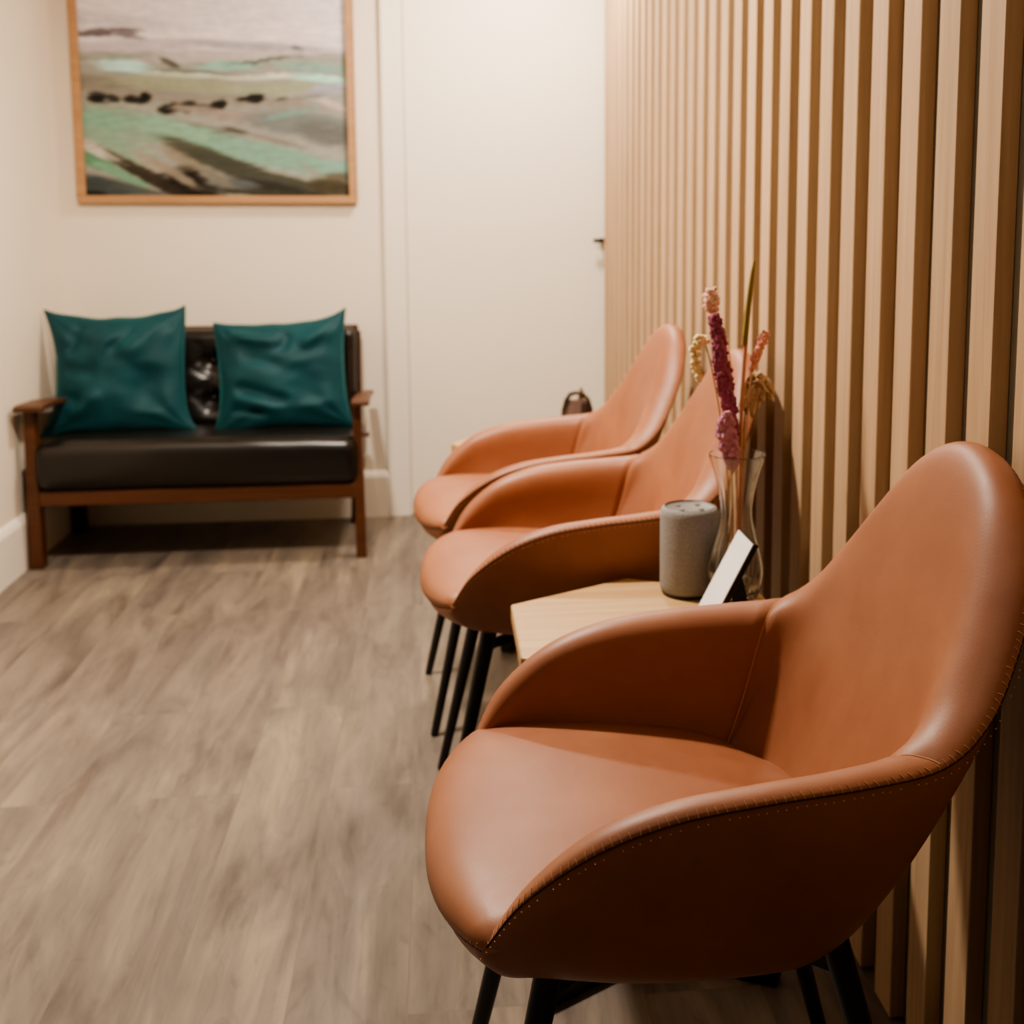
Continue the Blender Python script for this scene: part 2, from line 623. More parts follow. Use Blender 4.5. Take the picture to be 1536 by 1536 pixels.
    for sg in (1, -1):
        strips = [[both(sg, p) for p in sect[i]] for i in range(n)]
        outs = []
        for i in range(n):
            d_ = both(sg, R[i]) - both(sg, Sh[i])
            tg = both(sg, R[min(i + 1, n - 1)]) - both(sg, R[max(i - 1, 0)])
            nn = (strips[i][4] - strips[i][0]).cross(tg).normalized()
            outs.append(nn if nn.dot(d_) > 0 else -nn)
        stitch_run(strips, outs)
    fst, fo = [], []
    for k in range(41):
        p_ = 1 - 2 * k / 40
        col = [Vector(seat_pt(q, p_)) for q in range(4)]
        fst.append(col)
        fo.append(Vector((-1, p_ * .4, 0)).normalized())
    stitch_run(fst, fo)
    b.build('rim_stitching', M['thread'], rs, weld=False)
    # ---- legs and under-seat cross frame
    for fx, tx in ((-.283, -.196), (.195, .085)):
        for sg in (1, -1):
            b = MB()
            top = Vector((tx, sg * .135, .396))
            foot = Vector((fx, sg * .180, .004))
            b.tube([foot - Vector((0, 0, .004)), foot, foot.lerp(top, .5), top], [.0075, .0085, .0112, .0142], 16)
            b.build('leg', M['black_metal'], t)
    b = MB()
    for sg in (1, -1):
        b.bar((-.205, sg * .14, .368), (.10, -sg * .14, .368), .016, .014)
    b.box((-.13, -.07, .366), (.03, .07, .388))
    b.build('cross_frame', M['black_metal'], t, smooth=False, bevel=.002)
    return t

CH = make_chair()
CH.location = (0.29, 1.208, 0)
CH['label'] = 'nearest tan leather tub chair, seen large at lower right with visible stitching'
CH['group'] = 'tan tub chairs along the slat wall'
c2 = copy_tree(CH)
c2.location = (0.271, 2.165, 0)
c2['label'] = 'middle tan leather tub chair, just beyond the side table with the grey speaker'
c3 = copy_tree(CH)
c3.location = (0.248, 2.700, 0)
c3.rotation_euler = (0, 0, math.radians(2.5))
c3['label'] = 'farthest tan leather tub chair, half hidden behind the middle chair'

# ------------------------------------------------------------------ hexagonal side tables
def make_table(R_=0.228):
    t = empty('side_table', '', 'table')
    hexa = [(R_ * math.cos(PI / 2 + k * PI / 3), R_ * math.sin(PI / 2 + k * PI / 3)) for k in range(6)]
    b = MB()
    b.prism(hexa, 0.490, 0.515)
    b.build('tabletop', M['table_oak'], t, smooth=False, bevel=.003)
    b = MB()
    b.tube([(0, 0, .03), (0, 0, .47)], .017, 20)
    b.lathe([(.0, .478), (.09, .478), (.09, .4905), (.0, .4905)], 28)
    ped = b.build('pedestal', M['black_metal'], t)
    for k in range(3):
        a = math.radians(211 + 120 * k)
        d = Vector((math.cos(a), math.sin(a), 0))
        b = MB()
        b.bar(d * .004 + Vector((0, 0, .016)), d * .20 + Vector((0, 0, .016)), .034, .030)
        b.build('foot', M['black_metal'], ped, smooth=False, bevel=.002)
    return t

T1 = make_table()
T1.location = (0.297, 1.684, 0)
T1['label'] = 'hexagonal pale oak side table holding the grey speaker and glass vase'
T1['group'] = 'hexagonal oak side tables'
T2 = copy_tree(T1)
T2.location = (0.250, 3.165, 0)
T2.rotation_euler = (0, 0, PI / 6)
T2['label'] = 'second pale wood side table, only its left corner showing past the farthest tan chair'
ZT = 0.515

# ------------------------------------------------------------------ grey speaker
m = mat('grey_knit_fabric', rgb(150, 146, 142), 0.9, spec=0.2)
T = NT(m)
v = T.coords((1, 1, 1))
w = T.n('ShaderNodeTexVoronoi')
w.inputs['Scale'].default_value = 420
T.l(v, w.inputs['Vector'])
T.l(T.ramp(w.outputs['Distance'], [(0.0, rgb(166, 163, 159)), (0.6, rgb(142, 138, 134))]), T.b.inputs['Base Color'])
T.bump(w.outputs['Distance'], 0.3, 0.002)
M['knit'] = m
M['grey_plastic'] = mat('grey_plastic', rgb(112, 108, 106), 0.5)
M['dark_plastic'] = mat('dark_plastic', rgb(52, 48, 46), 0.55)
sp = empty('smart_speaker', 'grey fabric cylindrical speaker standing on the side table beside the glass vase', 'speaker', (0.382, 1.822, ZT))
b = MB()
b.lathe([(.043, .006), (.0452, .009), (.0458, .016), (.0458, .126), (.0448, .134), (.042, .1385), (.0395, .1395)], 48)
b.build('fabric_body', M['knit'], sp)
b = MB()
b.lathe([(.0, .1365), (.036, .1365), (.0385, .1380), (.0400, .1395), (.0392, .1402)], 48)
tpan = b.build('top_panel', M['grey_plastic'], sp)
for k in range(4):
    a = PI / 4 + k * PI / 2
    b = MB()
    b.lathe([(.0, .1385), (.004, .1385), (.0048, .1365)], 14, c=(.022 * math.cos(a), .022 * math.sin(a), 0))
    b.build('button', M['grey_plastic'], tpan)
b = MB()
b.lathe([(.0, 0), (.040, 0), (.043, .003), (.0435, .0065), (.0, .0065)], 40)
b.build('base_ring', M['dark_plastic'], sp)

# ------------------------------------------------------------------ glass vase
g = bpy.data.materials.new('clear_glass')
g.use_nodes = True
gb = g.node_tree.nodes['Principled BSDF']
gb.inputs['Base Color'].default_value = (0.96, 0.97, 0.96, 1)
gb.inputs['Transmission Weight'].default_value = 1.0
gb.inputs['Roughness'].default_value = 0.02
gb.inputs['IOR'].default_value = 1.46
M['glass'] = g
VX, VY = 0.440, 1.752
va = empty('glass_vase', 'clear hourglass glass vase holding dried flower stems on the side table', 'vase', (VX, VY, ZT))
b = MB()
outer = [(.0, .0005), (.028, .0005), (.0305, .003), (.033, .012), (.0395, .030), (.0430, .050), (.0420, .066), (.0360, .092), (.0285, .118), (.0245, .142),
         (.0250, .160), (.0290, .184), (.0350, .208), (.0415, .228), (.0435, .2345)]
inner = [(.0425, .2350), (.0400, .228), (.0330, .207), (.0268, .184), (.0228, .160), (.0222, .142), (.0262, .118), (.0335, .092), (.0393, .066), (.0402, .050),
         (.0365, .032), (.029, .022), (.015, .017), (.0, .016)]
oo = [tuple(p) for p in crom([(r, z, 0) for r, z in outer], 3)]
ii = [tuple(p) for p in crom([(r, z, 0) for r, z in inner], 3)]
NG = 60
rows = []
for pr in oo + ii:
    r, z = max(pr[0], 0.0), pr[1]
    flute = 0.035 * max(0.0, 1 - abs(z - 0.12) / 0.14)
    rows.append([(r * (1 + flute * math.cos(10 * 2 * PI * k / NG)) * math.cos(2 * PI * k / NG),
                  r * (1 + flute * math.cos(10 * 2 * PI * k / NG)) * math.sin(2 * PI * k / NG), z) for k in range(NG)])
b.grid(rows, close_u=True)
b.build('glass_body', M['glass'], va, angle=80)
m = mat('clear_pebbles', rgb(214, 200, 182), 0.12, spec=0.7)
m.node_tree.nodes['Principled BSDF'].inputs['Transmission Weight'].default_value = 0.55
M['pebble'] = m
b = MB()
for k in range(34):
    a = k * 2.4
    r = 0.026 * math.sqrt((k % 12 + 0.5) / 12)
    b.ball((r * math.cos(a), r * math.sin(a), .029 + .0085 * (k // 12)), random.uniform(.0055, .0075), 8, 5, .8)
pb = b.build('glass_pebbles', M['pebble'], va)
pb['kind'] = 'stuff'
pb['label'] = 'clear glass pebbles in the bottom of the vase'

# ------------------------------------------------------------------ dried flower stems (all stand in the vase)
M['stem_tan'] = mat('straw_stem', rgb(206, 162, 112), 0.7)
M['stem_pink'] = mat('pinkish_stem', rgb(206, 156, 124), 0.7)
M['stem_olive'] = mat('olive_reed', rgb(142, 122, 56), 0.7)
M['stem_green'] = mat('dry_green_stem', rgb(120, 104, 66), 0.7)
def fuzzy(name, c0, c1, sc=160):
    m = mat(name, c0, 0.9, spec=0.15, sheen=0.3)
    T = NT(m)
    T.l(T.ramp(T.noise(T.coords(), sc, 3, 0.7), [(0.35, c0), (0.65, c1)]), T.b.inputs['Base Color'])
    return m
M['magenta'] = fuzzy('magenta_plume', rgb(138, 54, 80), rgb(178, 102, 126))
M['mauve'] = fuzzy('mauve_bloom', rgb(178, 110, 134), rgb(206, 152, 166))
M['yellow'] = fuzzy('yellow_buds', rgb(244, 220, 156), rgb(252, 236, 184))
M['peach'] = fuzzy('peach_tail', rgb(238, 188, 162), rgb(246, 208, 184))
M['coral'] = fuzzy('coral_spike', rgb(238, 160, 138), rgb(246, 184, 164))
M['brown_leaf'] = fuzzy('dried_brown_petals', rgb(178, 146, 112), rgb(222, 194, 158), 60)
GRP = 'dried stems in the glass vase'

def D(x, y, z):        # point relative to the vase base, metres
    return Vector((x, y, z))

def plume(b, path, rad, step=0.0030, tuft=0.0046, seed=1):
    """a bumpy spike: core tube plus many small tufts"""
    rnd = random.Random(seed)
    p = crom(path, 8)
    rr = [rad * math.sin(PI * min(0.98, 0.07 + 0.86 * i / (len(p) - 1))) ** 0.55 for i in range(len(p))]
    b.tube(p, [r * 0.86 for r in rr], 10)
    L = sum((p[i + 1] - p[i]).length for i in range(len(p) - 1))
    cnt = int(L / step)
    for k in range(cnt):
        i = int(k / cnt * (len(p) - 1))
        for _ in range(6):
            a = rnd.uniform(0, 2 * PI)
            off = Vector((math.cos(a), math.sin(a), rnd.uniform(-.4, .4))) * rr[i] * rnd.uniform(.65, 1.0)
            b.ball(p[i] + off + Vector((0, 0, rnd.uniform(-.002, .002))), tuft * rnd.uniform(.6, 1.0), 6, 4)

def stem_thing(name, label, cat='dried flower'):
    return empty(name, label, cat, (VX, VY, ZT), 0, GRP)

def stem(parent, path, r, m):
    b = MB()
    p = crom(path, 6)
    b.tube(p, r, 8)
    b.build('stem', M[m], parent)

def px(x, y, dy=0.0):
    """place (x right, z up) offsets measured around the vase, dy toward the far side"""
    return Vector((x, dy, y))

# magenta plume
t = stem_thing('dried_plume', 'tall magenta fuzzy dried plume leaning left in the vase')
stem(t, [(.008, .004, .03), (.001, .002, .16), (-.006, .0, .262)], .0017, 'stem_pink')
b = MB()
plume(b, [(-.006, 0, .252), (-.013, -.003, .30), (-.025, -.005, .36), (-.033, -.006, .41), (-.040, -.006, .447)], .0125, seed=3)
b.build('plume_head', M['magenta'], t)
# mauve bloom low at the rim
t = stem_thing('dried_bloom', 'short mauve dried bloom drooping at the left of the vase rim')
stem(t, [(-.010, -.006, .03), (-.008, -.008, .15), (-.014, -.018, .225)], .0016, 'stem_pink')
b = MB()
plume(b, [(-.012, -.018, .222), (-.018, -.025, .246), (-.025, -.029, .272), (-.027, -.030, .302)], .0135, tuft=.006, seed=5)
b.build('flower_head', M['mauve'], t)
# peach bunny tail
t = stem_thing('bunny_tail_grass', 'fluffy peach grass head, topmost on the left of the bouquet')
stem(t, [(-.004, .014, .03), (-.002, .016, .16), (-.020, .024, .32), (-.040, .014, .452)], .0011, 'stem_tan')
b = MB()
plume(b, [(-.039, .014, .450), (-.040, .013, .464), (-.041, .012, .482)], .0125, step=.002, tuft=.0042, seed=8)
b.build('grass_head', M['peach'], t)
# yellow sprig
t = stem_thing('yellow_sprig', 'small yellow budded sprig left of the magenta plume')
stem(t, [(-.014, .006, .03), (-.010, .010, .16), (-.020, .024, .28), (-.034, .030, .360), (-.046, .026, .400), (-.056, .022, .406), (-.062, .020, .388), (-.058, .020, .356)], .0010, 'stem_green')
b = MB()
rnd = random.Random(4)
for q in crom([(-.044, .026, .402), (-.056, .022, .405), (-.063, .020, .386), (-.058, .020, .350)], 9):
    for _ in range(3):
        b.ball((q.x + rnd.uniform(-.006, .006), q.y + rnd.uniform(-.005, .005), q.z + rnd.uniform(-.005, .005)), rnd.uniform(.003, .005), 8, 5)
b.build('bud_cluster', M['yellow'], t)
# olive reed
t = stem_thing('reed_stem', 'tall slender olive reed standing highest in the bouquet', 'dried grass')
stem(t, [(.004, .006, .03), (.006, .004, .15), (.006, .003, .30), (.012, .002, .42)], .0034, 'stem_pink')
b = MB()
p = crom([(.009, .002, .400), (.013, .001, .450), (.018, 0, .500), (.0215, 0, .524)], 6)
b.tube(p, [lerp(.0062, .0022, (i / (len(p) - 1)) ** 2) for i in range(len(p))], 8, squash=.8)
b.build('reed_head', M['stem_olive'], t)
# coral spike
t = stem_thing('coral_spike', 'short coral dried spike pointing up on the right of the bouquet')
stem(t, [(.010, -.004, .03), (.008, -.003, .16), (.012, -.012, .30), (.018, -.012, .372)], .0013, 'stem_pink')
b = MB()
plume(b, [(.017, -.012, .366), (.025, -.012, .388), (.034, -.012, .410), (.039, -.012, .420)], .0072, step=.002, tuft=.003, seed=11)
b.build('spike_head', M['coral'], t)
# pale pink blade
t = stem_thing('pink_blade', 'pale pink dried blade standing behind the magenta plume', 'dried grass')
stem(t, [(.004, .016, .03), (.004, .015, .15), (.0, .026, .27)], .0015, 'stem_pink')
b = MB()
p = crom([(.0, .026, .262), (-.002, .030, .31), (-.006, .032, .36), (-.010, .032, .405)], 6)
b.tube(p, [.011 * math.sin(PI * (0.06 + 0.9 * i / (len(p) - 1))) ** .7 for i in range(len(p))], 10, squash=.3)
b.build('blade', M['stem_pink'], t)
# brown dried flower head
t = stem_thing('brown_seed_head', 'crumpled brown dried flower head drooping on the right of the bouquet')
stem(t, [(.012, .008, .03), (.008, .006, .16), (.014, .014, .28), (.020, .014, .345), (.028, .012, .352)], .0015, 'stem_green')
rnd = random.Random(21)
for k in range(20):
    a = rnd.uniform(-2.6, 1.5)
    L = rnd.uniform(.020, .036)
    base = Vector((.026 + rnd.uniform(-.004, .006), .012 + rnd.uniform(-.008, .010), .342 + rnd.uniform(-.006, .008)))
    dirv = Vector((math.cos(a) * .8, rnd.uniform(-.5, .5), math.sin(a) * .7 - .15)).normalized()
    side = dirv.cross(Vector((0, 1, .3))).normalized()
    rows = []
    for i in range(7):
        u = i / 6
        c = base + dirv * L * u + Vector((0, 0, -.020 * u * u)) + Vector((0, rnd.uniform(-.002, .002), rnd.uniform(-.002, .002)))
        w = .0085 * math.sin(PI * (.10 + .82 * u)) * rnd.uniform(.8, 1.2)
        rows.append([c + side * w * s + Vector((0, .003 * math.cos(3 * s + u * 4), .004 * abs(s))) for s in (-1, -.5, 0, .5, 1)])
    b = MB()
    b.grid(rows)
    o = b.build('petal', M['brown_leaf'], t)
    md = o.modifiers.new('thick', 'SOLIDIFY')
    md.thickness = .0008

# ------------------------------------------------------------------ small leaning frame on the table
fr = empty('photo_frame', 'small blank white card in a black frame leaning back before the vase', 'picture frame', (0.369, 1.668, ZT + .0040))
hh, lean = .142, math.radians(27.5)
def tilt(o):
    o.rotation_euler = (0, lean, 0)
b = MB()     # black tray open toward -x
b.box((0, -.043, .0), (.008, .043, hh))
o = b.build('frame_back', mat('black_frame', rgb(28, 25, 24), .4), fr, smooth=False, bevel=.0012)
tilt(o)
b = MB()
b.box((-.0012, -.0415, .0015), (.0, .0415, hh - .002))
o = b.build('card', mat('white_card', rgb(236, 232, 230), .5), fr, smooth=False)
tilt(o)
b = MB()
b.bar((.012 + .052, 0, .002), (.036 + .012, 0, .066), .022, .003, up=(0, 1, 0))
o = b.build('easel_leg', M['black_metal'], fr, smooth=False)

# ------------------------------------------------------------------ dark bag on the far table
bag = empty('handbag', 'small dark bag with arched black handle on the far side table behind the chairs', 'bag', (0.372, 3.28, ZT))
b = MB()
rows = []
for i in range(9):
    z = .092 * i / 8
    wx = lerp(.040, .030, i / 8)
    wy = lerp(.026, .012, i / 8)
    rows.append([(wx * math.copysign(abs(math.cos(a)) ** .6, math.cos(a)), wy * math.copysign(abs(math.sin(a)) ** .6, math.sin(a)), z)
                 for a in [2 * PI * k / 28 for k in range(28)]])
b.grid(rows, close_u=True)
b.f.append(tuple(range(28))[::-1])
b.f.append(tuple(range(8 * 28, 9 * 28)))
b.build('bag_body', mat('taupe_leather', rgb(104, 84, 76), .55), bag)
for sy in (-1, 1):
    b = MB()
    b.tube([(-.042, sy * .014, .025), (-.040, sy * .014, .062), (-.033, sy * .013, .090), (-.021, sy * .012, .108), (-.004, sy * .011, .112),
            (.014, sy * .011, .108), (.028, sy * .012, .094), (.035, sy * .013, .07), (.038, sy * .014, .030)], .0042, 8)
    b.build('handle', mat('dark_strap', rgb(40, 28, 16), .5), bag)
b = MB()
b.box((.004, -.020, .02), (.036, -.0125, .085), top=(.008, .026, -.017, -.0105))
b.build('front_flap', mat('dark_flap', rgb(46, 26, 18), .5), bag, bevel=.003)
b = MB()
b.tube([(.008, 0, .088), (.010, 0, .112), (.008, 0, .126)], [.010, .007, .003], 10)
b.build('zip_pull', mat('brown_tassel', rgb(122, 98, 76), .7), bag)

# ------------------------------------------------------------------ sofa
SX0, SX1 = -1.305, -0.250
sofa = empty('loveseat', 'mid-century black tufted loveseat with reddish wooden frame against the far wall', 'sofa', (-0.78, 4.18, 0))
OFF = Vector((-0.78, 4.18, 0))
def sl(p):
    return (p[0] - OFF.x, p[1] - OFF.y, p[2])
def sofa_part(name, b, m, parent=None, **kw):
    b.v = [sl(p) for p in b.v]
    return b.build(name, m, parent or sofa, **kw)
# legs
for x0, x1, t0, t1 in ((-1.303, -1.257, -1.296, -1.263), (-0.285, -0.252, -0.287, -0.259)):
    b = MB()
    b.box((x0, 3.925, 0), (x1, 3.972, .512), top=(t0, t1, 3.935, 3.980))
    fleg = sofa_part('front_leg', b, M['teak'], smooth=False, bevel=.005)
    b = MB()
    ins = .0 if x0 < -1 else .050
    b.box((x0 - ins, 4.395, 0), (x1 - ins, 4.435, .478), top=(t0 - ins * .5, t1 - ins * .5, 4.350, 4.390))
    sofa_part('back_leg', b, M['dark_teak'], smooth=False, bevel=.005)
    cx = (t0 + t1) / 2
    b = MB()
    wide = (-1.311, -1.222) if x0 < -1 else (-0.288, -0.229)
    pr = [(3.885, .508, .0), (3.92, .512, .0), (4.05, .508, .004), (4.20, .494, .010), (4.41, .472, .014)]
    rows = []
    for y, z, n_ in pr:
        rows.append([(wide[0] + n_, y, z), (wide[1] - n_, y, z), (wide[1] - n_, y, z + .017), (wide[0] + n_, y, z + .017)])
    b.grid(rows, close_u=True)
    k = len(b.v)
    b.f.append((3, 2, 1, 0))
    b.f.append((k - 4, k - 3, k - 2, k - 1))
    sofa_part('armrest', b, M['teak'], smooth=False, bevel=.005)
    b = MB()
    b.bar((cx - ins * .5, 3.965, .222), (cx - ins, 4.40, .222), .022, .045)
    sofa_part('side_rail', b, M['teak'], smooth=False, bevel=.003)
b = MB()
b.tube([(-0.262, 3.975, .402), (-0.236, 3.975, .402)], .008, 12)
sofa_part('dowel_cap', b, M['teak'], fleg)
b = MB()
b.box((-1.262, 3.932, .200), (-0.280, 3.956, .248))
sofa_part('front_rail', b, M['teak'], smooth=False, bevel=.004)
b = MB()
b.box((-1.262, 4.385, .200), (-0.280, 4.409, .248))
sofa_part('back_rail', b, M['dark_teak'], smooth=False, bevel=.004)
# seat cushion
def cushion(x0, x1, y0, y1, z0, z1, n=40, m=20, ex=.12, dome=.012):
    """soft box: superellipsoid-like rounded slab"""
    rows = []
    NV = 22
    for i in range(NV + 1):
        ph = -PI / 2 + PI * i / NV
        cz, sz_ = math.copysign(abs(math.cos(ph)) ** ex, math.cos(ph)), math.copysign(abs(math.sin(ph)) ** .42, math.sin(ph))
        r = []
        NU = 96
        for k in range(NU):
            a = 2 * PI * k / NU
            e2 = .10
            ux = math.copysign(abs(math.cos(a)) ** e2, math.cos(a))
            uy = math.copysign(abs(math.sin(a)) ** (e2 * 2.2), math.sin(a))
            x, y = ux * cz, uy * cz
            z = sz_ + dome / (z1 - z0) * 2 * (1 - x * x) * (1 - y * y) * (1 if sz_ > 0 else 0)
            r.append(((x0 + x1) / 2 + x * (x1 - x0) / 2, (y0 + y1) / 2 + y * (y1 - y0) / 2, (z0 + z1) / 2 + z * (z1 - z0) / 2))
        rows.append(r)
    b = MB()
    b.grid(rows, close_u=True)
    return b
def soft_box(x0, x1, y0, y1, z0, z1, rad, nx=40, ny=24, nz=8, fn=None):
    """box surface with rounded edges, evenly gridded so that it can be pushed about"""
    b = MB()
    cx, cy, cz = (x0 + x1) / 2, (y0 + y1) / 2, (z0 + z1) / 2
    hx, hy, hz = (x1 - x0) / 2, (y1 - y0) / 2, (z1 - z0) / 2
    def rp(x, y, z):
        ix, iy, iz = max(-hx + rad, min(hx - rad, x)), max(-hy + rad, min(hy - rad, y)), max(-hz + rad, min(hz - rad, z))
        d = Vector((x - ix, y - iy, z - iz))
        if d.length > 1e-9:
            d = d.normalized() * rad
        q = Vector((cx + ix + d.x, cy + iy + d.y, cz + iz + d.z))
        return fn(q) if fn else q
    def ls(h, n):
        # denser near the rounded ends
        return [h * math.sin(PI / 2 * (-1 + 2 * i / n)) for i in range(n + 1)]
    X, Y, Z = ls(hx, nx), ls(hy, ny), ls(hz, nz)
    for z in (-hz, hz):
        b.grid([[rp(x, y, z) for x in X] for y in Y])
    for y in (-hy, hy):
        b.grid([[rp(x, y, z) for x in X] for z in Z])
    for x in (-hx, hx):
        b.grid([[rp(x, y, z) for y in Y] for z in Z])
    return b
def seat_fn(q):
    u = (q.x + 0.769) / 0.5
    f = (q.y - 3.905) / 0.46
    top = max(0.0, (q.z - .33) / .08)
    z = q.z - top * (.022 * f) + top * .006 * (1 - u ** 4)
    z += top * 0.0025 * noise.noise(Vector((q.x * 9, q.y * 9, 1)))
    y = q.y - .010 * (1 - ((q.z - .33) / .085) ** 2) * (1 if f < .2 else 0) + .003 * noise.noise(Vector((q.x * 6, 3, q.z * 8)))
    return Vector((q.x, y, z))
b = soft_box(-1.269, -0.270, 3.913, 4.372, .247, .408, .040, 60, 30, 14, seat_fn)
sofa_part('seat_cushion', b, M['vinyl'], angle=80)
# tufted back cushion, leaning
TUX = [-0.793 + k * .155 for k in range(-2, 3)]
TUZ = [.478, .606]
def back_fn(q):
    lean_ = (q.z - .39) * .19
    y = q.y + lean_
    if q.y < 4.345:
        dsum = 0.0
        for tx in TUX:
            for tz in TUZ:
                d2 = ((q.x - tx) / .030) ** 2 + ((q.z - tz) / .034) ** 2
                dsum += .036 * math.exp(-d2 ** .8)
                # diagonal creases
        fold = 0.0
        for tx in TUX:
            for sgn in (1, -1):
                u = (q.x - tx) * .62 + sgn * (q.z - .542)
                fold = max(fold, math.exp(-(u / .010) ** 2) * math.exp(-((q.z - .542) / .10) ** 2))
        y += dsum + .004 * fold
    return Vector((q.x, y, q.z))
b = soft_box(-1.262, -0.302, 4.305, 4.395, .385, .716, .030, 150, 10, 60, back_fn)
bcu = sofa_part('back_cushion', b, M['vinyl'], angle=80)
for tx in TUX:
    for tz in TUZ:
        b = MB()
        b.ball((tx, 4.305 + (tz - .39) * .19 + .026, tz), .009, 12, 6)
        sofa_part('tuft_button', b, M['vinyl'], bcu)
b = MB()
rows = []
for z, y in ((.40, 4.392), (.55, 4.421), (.70, 4.450), (.722, 4.454)):
    rows.append([(-1.272, y, z), (-0.296, y, z), (-0.296, y + .020, z), (-1.272, y + .020, z)])
b.grid(rows, close_u=True)
k = len(b.v)
b.f.append((3, 2, 1, 0))
b.f.append((k - 4, k - 3, k - 2, k - 1))
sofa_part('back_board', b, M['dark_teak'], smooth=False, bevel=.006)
for xx in (-1.277, -0.297):
    b = MB()
    b.bar((xx, 4.372, .22), (xx, 4.452, .700), .020, .036, up=(0, 1, 0))
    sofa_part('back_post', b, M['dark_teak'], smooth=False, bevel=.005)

# ------------------------------------------------------------------ cushions
def pillow(label, loc, W, H, T_, lean_, roll, seed, ears, pull, folds):
    N = 48
    rnd = random.Random(seed)
    def pt(u, v, side):
        # u,v in -1..1; corner ears pushed out, sides pulled in
        cu = (1 - v * v)
        cv = (1 - u * u)
        x = u * W / 2 * (1 - pull[0 if u < 0 else 1] * cu)
        z = v * H / 2 * (1 - pull[2 if v < 0 else 3] * cv)
        k = (1 if u > 0 else 0) + (2 if v > 0 else 0)
        e = (abs(u) * abs(v)) ** 5
        x += ears[k][0] * e
        z += ears[k][1] * e
        th = T_ * max(0.0, (1 - u ** 2) * (1 - v ** 2)) ** .46
        # creases radiating from the corners and slack folds
        w = 0.0
        for cx, cz in ((-1, 1), (1, 1), (-1, -1), (1, -1)):
            d = math.hypot(u - cx, v - cz)
            a = math.atan2(v - cz, u - cx)
            w += math.sin(a * 11 + seed + cx * 2) * math.exp(-(d / .75) ** 2) * .055
        w += .10 * noise.noise(Vector((u * 1.6 + seed, v * 2.4, seed * .37)))
        w += .03 * noise.noise(Vector((u * 3 + v * 2 + seed, v * 4 - u * 2, 2.0)))
        th *= 1 + w * 1.9
        for u0, v0, u1, v1, fw, fd in folds:
            du, dv = u1 - u0, v1 - v0
            tt = max(0.0, min(1.0, ((u - u0) * du + (v - v0) * dv) / (du * du + dv * dv)))
            dist = math.hypot(u - u0 - tt * du, v - v0 - tt * dv)
            th += 1.35 * fd * math.exp(-(dist / fw) ** 2) * (1 - (2 * tt - 1) ** 4) * min(1, 6 * (1 - abs(u)) ) * min(1, 6 * (1 - abs(v)))
        z += .010 * cv * noise.noise(Vector((u * 2.2 + seed, 5.0, 1.0))) * (abs(v) ** 4)
        return Vector((x, side * th, z))
    L = [math.sin(PI / 2 * (-1 + 2 * i / N)) for i in range(N + 1)]
    b = MB()
    b.grid([[pt(u, v, -1) for u in L] for v in L])
    b.grid([[pt(u, v, .55) for u in L] for v in L])
    o = b.build('throw_pillow', M['velvet'], angle=100)
    o.location = loc
    o.rotation_euler = (lean_, roll, 0)
    tag(o, label, 'cushion', 'teal velvet cushions on the loveseat')
    # welted edge
    b = MB()
    loop = [pt(u, -1, 0) for u in L] + [pt(1, v, 0) for v in L[1:]] + [pt(u, 1, 0) for u in reversed(L[:-1])] + [pt(-1, v, 0) for v in reversed(L[1:-1])]
    b.tube(loop + loop[:2], .0028, 6, caps=False)
    b.build('edge_piping', M['velvet'], o)
    return o
pillow('teal velvet cushion on the left half of the black loveseat, nearer the left wall', (-1.078, 4.210, .588), .455, .405, .072, math.radians(-13), math.radians(-1.0), 3,
       [(-.020, -.004), (.036, -.004), (-.006, .018), (-.006, .020)], (.165, .055, .05, .075),
       [(-.45, .85, -.75, .30, .10, -.014), (.05, .75, -.35, .15, .12, .013), (.75, .8, .15, .25, .16, .016), (.35, .75, -.05, .35, .08, -.012),
        (-.85, .10, -.25, -.05, .09, -.010), (-.9, -.35, -.40, -.55, .09, -.014), (.55, .1, .45, -.7, .22, -.016), (-.7, -.75, -.2, -.35, .12, .010)])
pillow('teal velvet cushion on the right half of the black loveseat, nearer the door', (-0.540, 4.208, .572), .440, .375, .078, math.radians(-13), math.radians(-3.0), 9,
       [(-.026, -.006), (.014, -.002), (.004, .006), (.006, .030)], (.075, .05, .05, .06),
       [(-.8, .75, .1, .62, .12, .016), (.85, .8, .35, .5, .12, .014), (.15, .8, .05, .4, .07, -.012), (-.75, -.15, .15, -.55, .08, -.018),
        (-.8, -.35, .0, -.72, .09, .014), (-.8, -.6, -.2, -.75, .06, -.012), (.35, .2, .5, -.6, .25, -.016), (-.6, .4, .1, .1, .10, -.010)])

